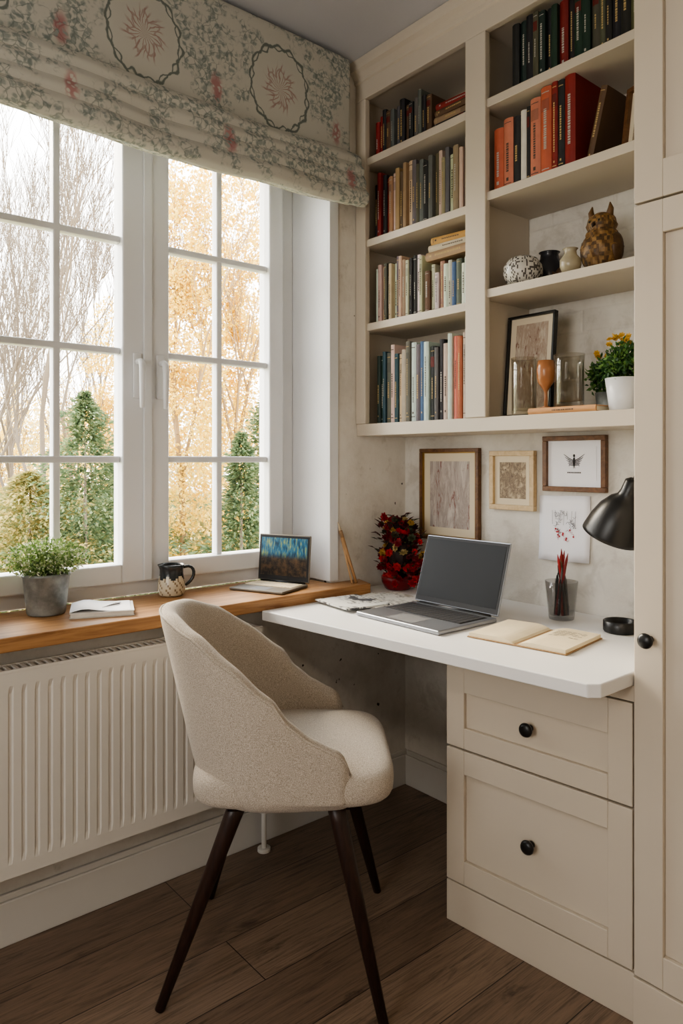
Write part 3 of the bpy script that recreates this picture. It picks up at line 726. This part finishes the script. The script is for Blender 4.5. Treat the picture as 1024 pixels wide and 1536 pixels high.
c = CM(); a = Vector((.066, -.325, SZ+.001)); b = Vector((.008, -.365, SZ+.225))
c.tube([a, a.lerp(b, .75)], [.006, .007], 8, sc(176, 138, 98)); c.tube([a.lerp(b, .75), a.lerp(b, .86)], [.0075, .007], 8, sc(150, 120, 90)); c.tube([a.lerp(b, .86), b], [.006, .001], 8, sc(210, 190, 160))
c.tube([a+Vector((.0, -.02, 0)), b+Vector((.0, .012, -.04))], [.004, .004], 6, sc(196, 160, 122))
c.build('paint_brushes', M_attr, smooth=True)

# ------------------------------------------------------------------ sill items
pl = empty('potted_herb', (-.125, -1.385, SZ)); c = CM()
c.lathe([(1e-6, .001), (.052, .001), (.055, .006), (.066, .112), (.069, .114), (.069, .122), (.063, .122), (.060, .105), (1e-6, .103)], 36)
t = NT('galvanised_zinc'); n1 = t.noise(t.coord(), 25, 5, .6); t.base(t.ramp(n1, [(.35, srgb(116, 120, 120)), (.65, srgb(158, 162, 160))])); M_zinc = t.set(.5, .35)
c.build('zinc_pot', M_zinc, pl, smooth=True)
c = CM(); c.ell((0, 0, .112), (.060, .060, .012), sc(50, 38, 28))
gs = [sc(116, 146, 82), sc(146, 170, 104), sc(94, 122, 68), sc(168, 186, 128)]
for k in range(70):
    a = R.uniform(0, 6.28); rr_ = R.uniform(0, .05); e0 = Vector((rr_*math.cos(a), rr_*math.sin(a), .11)); tip = Vector((min(rr_*2.0, .09)*math.cos(a), rr_*2.2*math.sin(a), R.uniform(.165, .235)-rr_*.5))
    c.tube([e0, e0.lerp(tip, .5)+Vector((0, 0, .008)), tip], [.0012, .001, .0006], 4, gs[2])
    for j in range(9):
        q = e0.lerp(tip, R.uniform(.35, 1)); c.leaf(q, Vector((R.gauss(0, 1), R.gauss(0, 1), R.gauss(.3, .6))), Vector((0, 0, 1)), R.uniform(.010, .016), .009, R.choice(gs))
c.cloud((0, 0, .165), (.094, .118, .056), 2600, .0105, gs+[sc(222, 224, 200)], .2)
c.build('leaves', M_plant, pl)
mg = empty('jug_mug', (-.150, -.965, SZ), 0.0)
def mugc(z, i): return sc(42, 48, 52) if z > .058+.007*math.sin(i*.8) else (sc(200, 190, 168) if (i*7+int(z*900)) % 5 else sc(140, 124, 104))
c = CM(); pr = [(1e-6, .001), (.036, .001), (.042, .005), (.045, .02), (.0455, .035), (.044, .05), (.041, .062), (.039, .075), (.039, .088), (.0425, .104), (.040, .106), (.036, .09), (.036, .07), (.040, .03), (1e-6, .012)]
pr2 = []
for (a, b), (a2, b2) in zip(pr, pr[1:]): pr2 += [(a, b), ((a+a2)/2, (b+b2)/2)]
pr2.append(pr[-1])
def lip(p):
    x, y, z = p
    if z > .09 and y < 0 and math.hypot(x, y) > .03: return (x, y*(1+.18*(z-.09)/.016*max(0, -y/math.hypot(x, y))**4), z+.004*max(0, -y/.045)**4)
    return p
c.lathe(pr2, 48, colf=mugc, fn=lip); c.build('body', M_gloss, mg, smooth=True)
c = CM(); c.tube([(.0, .036, .092), (.0, .058, .100), (.0, .074, .088), (.0, .076, .066), (.0, .066, .046), (.0, .043, .030)], [.006, .006, .0065, .0065, .006, .0055], 10, sc(38, 44, 48), M=RZ(-.35)); c.build('handle', M_gloss, mg, smooth=True, subd=1)

# ------------------------------------------------------------------ shelf ornaments (right section)
picture('framed_picture', 0, .18, 0, .335, .008, M_black, A3, .022, (.607, -.135, Rz[0]+.001), rx=-.09)
def jar(name, loc, r, h):
    c = CM(); c.lathe([(1e-6, .001), (r*.9, .001), (r, .008), (r, h*.8), (r*1.06, h), (r*1.02, h), (r*.96, h*.8), (r*.95, .018), (1e-6, .014)], 32, M=T(*loc)); return c.build(name, M_glassb, smooth=True)
jar('glass_vase', (.735, -.216, Rz[0]), .038, .180)
c = CM(); book(c, 0, 0, 0, .018, .225, .095, sc(200, 150, 102), M0=T(.780, FY+.004, Rz[0]+.0185) @ RY(math.pi/2)); c.build('flat_book', M_attr)
ZB2 = Rz[0]+.0190
jar('glass_vase', (.893, -.215, ZB2), .042, .155)
c = CM(); c.lathe([(1e-6, .001), (.022, .001), (.006, .008), (.005, .05), (.01, .06), (.024, .08), (.028, .115), (.024, .145), (.022, .145), (.022, .11), (1e-6, .065)], 28, sc(166, 112, 74), M=T(.813, -.215, ZB2)); c.build('amber_goblet', M_gloss, smooth=True)
def potplant(name, loc, r, h, fr, cols, white=True, n=900, tall=.08, nf=14):
    e = empty(name, loc); c = CM(); c.lathe([(1e-6, .001), (r*.7, .001), (r*.76, .004), (r, h), (r*.93, h), (r*.88, h-.012), (1e-6, h-.014)], 32)
    c.build('pot', M_white if white else M_zinc, e, smooth=True)
    c = CM()
    for j in range(7):
        a = 6.28*j/7; c.cloud((fr*.5*math.cos(a), fr*.5*math.sin(a), h+tall*R.uniform(.3, .95)), (fr*.55, fr*.55, tall*.5), n//7, .016, cols, .1)
    for k in range(16):
        a = R.uniform(0, 6.28); c.tube([(0, 0, h-.015), (fr*.5*math.cos(a), fr*.5*math.sin(a), h+tall*.6), (fr*.8*math.cos(a), fr*.8*math.sin(a), h+tall)], [.002, .0015, .001], 4, sc(60, 84, 40))
    for k in range(nf):
        a = R.uniform(0, 6.28); q = fr*R.uniform(0, .8); blossom(c, (q*math.cos(a), q*math.sin(a), h+tall*R.uniform(1.15, 1.5)), .011, sc(226, 186, 86))
    c.build('foliage', M_plant, e); return e
dg = [sc(66, 106, 56), sc(90, 132, 68), sc(48, 82, 46), sc(116, 152, 80)]
potplant('potted_plant', (1.050, -.195, Rz[0]), .048, .092, .058, dg, n=1100, nf=14)
potplant('potted_plant', (.945, -.095, Rz[0]), .035, .065, .055, dg, False, 900, .085, 8)
fg = empty('owl_figurine', (.948, -.13, Rz[1])); fg.scale = (.84, .84, .9); c = CM()
def fc(z, i): return R.choice([sc(140, 106, 62), sc(112, 82, 48), sc(160, 124, 74), sc(92, 70, 46)])
def fb(p):
    x, y, z = p; a = math.atan2(y, x); k = 1+.06*math.sin(a*9+z*120)*(1 if .02 < z < .15 else 0)+.04*math.sin(z*240)
    return (x*k, y*k, z)
pr = [(1e-6, .001), (.045, .001), (.05, .006), (.047, .02), (.058, .04), (.068, .065), (.07, .09), (.064, .115), (.052, .135), (.048, .15), (.052, .165), (.050, .18), (.04, .195), (.022, .205), (1e-6, .208)]
pr2 = []
for (a, b), (a2, b2) in zip(pr, pr[1:]): pr2 += [(a, b), ((a+a2)/2, (b+b2)/2)]
pr2.append(pr[-1]); c.lathe(pr2, 48, colf=fc, fn=fb)
for s_ in (-1, 1):
    c.tube([(s_*.03, -.005, .185), (s_*.038, -.006, .215), (s_*.034, -.004, .235)], [.015, .010, .002], 8, sc(116, 84, 48))
    c.ell((s_*.018, -.045, .172), (.009, .006, .009), sc(150, 124, 76)); c.ell((s_*.018, -.050, .172), (.004, .003, .004), sc(20, 16, 14))
    c.ell((s_*.058, 0, .085), (.018, .035, .048), sc(96, 70, 44), 12, 10)
c.tube([(0, -.045, .165), (0, -.060, .158), (0, -.062, .148)], [.008, .006, .001], 8, sc(60, 44, 30))
c.build('body', M_rustic, fg, smooth=True)
c = CM(); c.lathe([(1e-6, .001), (.022, .001), (.03, .02), (.03, .04), (.018, .055), (.017, .066), (.022, .072), (.017, .072), (.012, .05), (1e-6, .04)], 28, sc(170, 160, 136), M=T(.905, -.228, Rz[1])); c.build('small_stoneware_vase', M_gloss, smooth=True)
def speck(z, i): return sc(206, 202, 194) if R.random() < .66 else sc(100, 96, 92)
pr = [(1e-6, .001), (.03, .001), (.05, .015), (.062, .04), (.06, .065), (.045, .088), (.028, .096), (.024, .094), (1e-6, .08)]
for _ in range(2):
    pr2 = []
    for (a, b), (a2, b2) in zip(pr, pr[1:]): pr2 += [(a, b), ((a+a2)/2, (b+b2)/2)]
    pr = pr2+[pr[-1]]
c = CM(); c.lathe(pr, 80, colf=speck, M=T(.712, -.190, Rz[1])); c.build('speckled_pot', M_gloss, smooth=True)
c = CM(); c.lathe([(1e-6, .001), (.025, .001), (.034, .02), (.036, .06), (.030, .085), (.018, .09), (.022, .10), (.016, .10), (1e-6, .07)], 32, sc(112, 90, 70), M=T(.641, -.12, Rz[1])); c.build('brown_vase', M_gloss, smooth=True)
c = CM(); c.lathe([(1e-6, .001), (.035, .001), (.048, .03), (.048, .08), (.03, .11), (.028, .125), (.034, .13), (.026, .13), (1e-6, .1)], 32, sc(44, 46, 52), M=T(.725, -.065, Rz[1])); c.build('black_vase', M_gloss, smooth=True)
c = CM(); MO = T(.835, -.13, Rz[1]); c.ell((0, 0, .03), (.045, .03, .03), sc(88, 66, 44), 16, 10, M=MO); c.ell((.03, -.01, .05), (.02, .018, .018), sc(88, 66, 44), 12, 8, M=MO); c.tube([(-.04, 0, .03), (-.055, 0, .045)], [.01, .003], 8, sc(88, 66, 44), M=MO); c.build('carved_animal_ornament', M_rustic, smooth=True)
picture('framed_picture', 0, .12, 0, .20, .014, M_frameb, A2, .018, (1.035, -.150, Rz[2]+.001), rx=-.12, rz=-.35)
picture('framed_picture', 0, .13, 0, .19, .012, M_framec, A3, .02, (1.045, -.05, Rz[1]+.001), rx=-.1)

# ------------------------------------------------------------------ garden outside
c = CM(); c.box(-40, -.6, -25, 30, -.75, -.7, sc(140, 134, 84)); c.build('garden_lawn', M_attr)
def cam_pt(px, t_):  # plan layout of the garden along view bearings
    u = (px-512)/1084; return (2.09-t_*(.765-.644*u), -2.10+t_*(.644+.765*u))
def branchy(cm, p, d, L, r, depth, cl):
    n_ = 3; pts = [p]; q = p.copy(); dd = d.copy()
    for i in range(n_):
        dd = (dd+Vector((R.gauss(0, .10), R.gauss(0, .10), R.gauss(.06, .05)))).normalized(); q = q+dd*L/n_; pts.append(q.copy())
    cm.tube(pts, [r*(1-.13*i) for i in range(n_+1)], 5 if depth > 2 else 3, cl)
    if depth == 0: return
    for k in range(R.choice((2, 3, 3, 4))):
        a = R.uniform(0, 6.28); s_ = Vector((math.cos(a), math.sin(a), 0))
        nd = (dd+s_*R.uniform(.25, .5)+Vector((0, 0, .25))).normalized()
        branchy(cm, pts[R.choice((1, 2, 3, 3))], nd, L*R.uniform(.60, .82), max(.005, r*.52), depth-1, cl)
bk = sc(122, 110, 96)
for px, t_, h in ((-50, 12, 3.0), (20, 14, 3.2), (66, 12, 2.7), (118, 17, 3.2), (160, 19, 3.4), (-10, 18, 3.6)):
    x, y = cam_pt(px, t_); c = CM(); branchy(c, Vector((x, y, -.7)), Vector((0, 0, 1)), h, .062, 6, bk); c.build('bare_tree', [M_bark])
gold = [sc(240, 208, 104), sc(232, 194, 84), sc(246, 222, 140), sc(222, 184, 84), sc(208, 186, 96)]
for px, t_, rx_, hz, N in ((272, 10.5, .68, 8.0, 21000), (352, 11.5, .72, 8.2, 21000), (160, 15, .6, 5.6, 8000), (20, 16, 1.1, 3.6, 6000), (100, 18, .8, 4.0, 4500)):
    x, y = cam_pt(px, t_); c = CM(); branchy(c, Vector((x, y, -.7)), Vector((0, 0, 1)), hz*.30, .06, 5, sc(140, 116, 84))
    c.cloud((x, y, hz*.45-.28), (rx_, rx_, hz*.49), N, .060, gold, .0, 1, 2.6, px); c.build('golden_birch_tree', [M_bark, M_foliage])
grn = [sc(112, 126, 88), sc(92, 110, 76), sc(132, 142, 102), sc(78, 96, 68)]
def bush(px, t_, r_, h, N, cols=grn, nm='evergreen_shrub'):
    x, y = cam_pt(px, t_); c = CM(); c.tube([(x, y, -.7), (x, y, h*.8-.7)], [.04, .01], 6, bk)
    for k in range(N):
        u = R.random()**1.1; z = -.65+h*u; a = R.uniform(0, 6.28)
        nn = noise.noise(Vector((math.cos(a)*1.8+px, math.sin(a)*1.8, z*3.2)))+.5*noise.noise(Vector((math.cos(a)*5+px, math.sin(a)*5, z*8)))
        rad_ = r_*(1-u)**.75*(1+1.2*nn)*(1+.3*math.sin(z*11)); q = rad_*R.uniform(.3, 1.3)
        c.leaf((x+q*math.cos(a), y+q*math.sin(a), z), Vector((math.cos(a), math.sin(a), R.uniform(-.7, .6))), Vector((R.gauss(0, .7), R.gauss(0, .7), 1)), .085, .035, R.choice(cols), 1)
    c.build(nm, [M_bark, M_foliage])
bush(128, 9.0, .80, 2.8, 8000); bush(182, 10.0, .8, 2.0, 6000); bush(362, 9.2, .45, 2.3, 5500); bush(404, 9.8, .6, 3.0, 6000)
bush(45, 9, 1.1, 1.8, 8000, [sc(164, 154, 96), sc(130, 132, 86), sc(186, 168, 108)]); bush(-20, 9.5, .9, 1.6, 5000, [sc(150, 150, 92), sc(120, 132, 84)])
c = CM()
for k in range(16):
    px = -120+k*40; x, y = cam_pt(px, 12.8+R.uniform(-.5, .5)); c.cloud((x, y, .12), (.9, .9, R.uniform(.6, .69)), 1500, .09, R.choice([grn, [sc(180, 166, 108), sc(150, 144, 96)], [sc(196, 174, 110), sc(150, 144, 96)]]), .4, 0, 1.5, k)
c.build('garden_hedge', [M_foliage])
c = CM()
for k in range(26):
    px = -200+k*30; x, y = cam_pt(px, 25+R.uniform(-2, 2)); c.cloud((x, y, 1.5), (1.6, 1.6, R.uniform(1.5, 2.05)), 800, .16, R.choice([[sc(186, 174, 140), sc(206, 194, 158)], [sc(206, 184, 130), sc(186, 174, 140)]]), .2, 0, .8, k)  # distance haze is put into the pale leaf colours
c.build('distant_treeline', [M_foliage])

# ------------------------------------------------------------------ added warm fill lamp, unseen behind the photographer
cl_ = empty('added_fill_lamp', (2.55, -2.9, CZ)); c = CM(); c.lathe([(.06, -.001), (.06, -.02), (.01, -.025), (.01, -.12), (.20, -.13), (.22, -.20), (.215, -.20), (.19, -.135), (1e-6, -.13)], 36); c.build('shade', M_white, cl_, smooth=True)  # lamp body added around the fill light, out of view
def area(name, loc, rot, sx, sy, energy, color, portal=False):
    l = bpy.data.lights.new(name, 'AREA'); l.shape = 'RECTANGLE'; l.size = sx; l.size_y = sy; l.energy = energy; l.color = color
    o = bpy.data.objects.new(name, l); o.location = loc; o.rotation_euler = rot; col_root.objects.link(o)
    if portal: l.cycles.is_portal = True
    return o
la = area('added_fill_light', (2.55, -2.9, CZ-.21), (0, 0, 0), .36, .36, 17, (1, .82, .62)); la.data.shape = 'DISK'  # warm fill added from behind the camera
area('portal_window_left', (-.38, -1.03, 1.66), (0, -math.pi/2, 0), 1.7, 1.28, 1, (1, 1, 1), True)
area('portal_fill_opening', ((FX0+FX1)/2, YB-.22, (FZ0+FZ1)/2), (math.pi/2, 0, 0), FX1-FX0, FZ1-FZ0, 1, (1, 1, 1), True)  # sampling portal for the added fill opening
w = bpy.data.worlds.new('World'); bpy.context.scene.world = w; w.use_nodes = True; nt = w.node_tree
bg = nt.nodes['Background']; tc = nt.nodes.new('ShaderNodeTexCoord'); sp = nt.nodes.new('ShaderNodeSeparateXYZ'); rp = nt.nodes.new('ShaderNodeValToRGB')
nt.links.new(tc.outputs['Generated'], sp.inputs[0]); nt.links.new(sp.outputs[2], rp.inputs[0]); nt.links.new(rp.outputs[0], bg.inputs[0])
rp.color_ramp.elements[0].color = (1, .96, .89, 1); rp.color_ramp.elements[1].color = (.88, .94, 1, 1); rp.color_ramp.elements[0].position = 0; rp.color_ramp.elements[1].position = .8
bg.inputs[1].default_value = 9.5
# low hazy sun on the garden side: rakes in through the window from the left and back-lights the trees
su = bpy.data.lights.new('sun', 'SUN'); su.energy = 9.0; su.angle = math.radians(24); su.color = (1, .86, .64)
so = bpy.data.objects.new('sun', su); so.rotation_euler = Vector((1, .12, -.62)).to_track_quat('-Z', 'Y').to_euler(); col_root.objects.link(so)

# ------------------------------------------------------------------ camera
cd = bpy.data.cameras.new('camera'); cam = bpy.data.objects.new('camera', cd); col_root.objects.link(cam)
cd.sensor_fit = 'AUTO'; cd.sensor_width = 36; cd.lens = 36*1084/1536; cd.shift_y = -78/1536; cd.clip_start = .02
cam.location = (2.09, -2.10, 1.313); cam.rotation_euler = (math.pi/2, 0, math.radians(49.9))
bpy.context.scene.camera = cam
vs_ = bpy.context.scene.view_settings
try: vs_.look = 'AgX - Medium High Contrast'
except Exception as ex: print(ex)
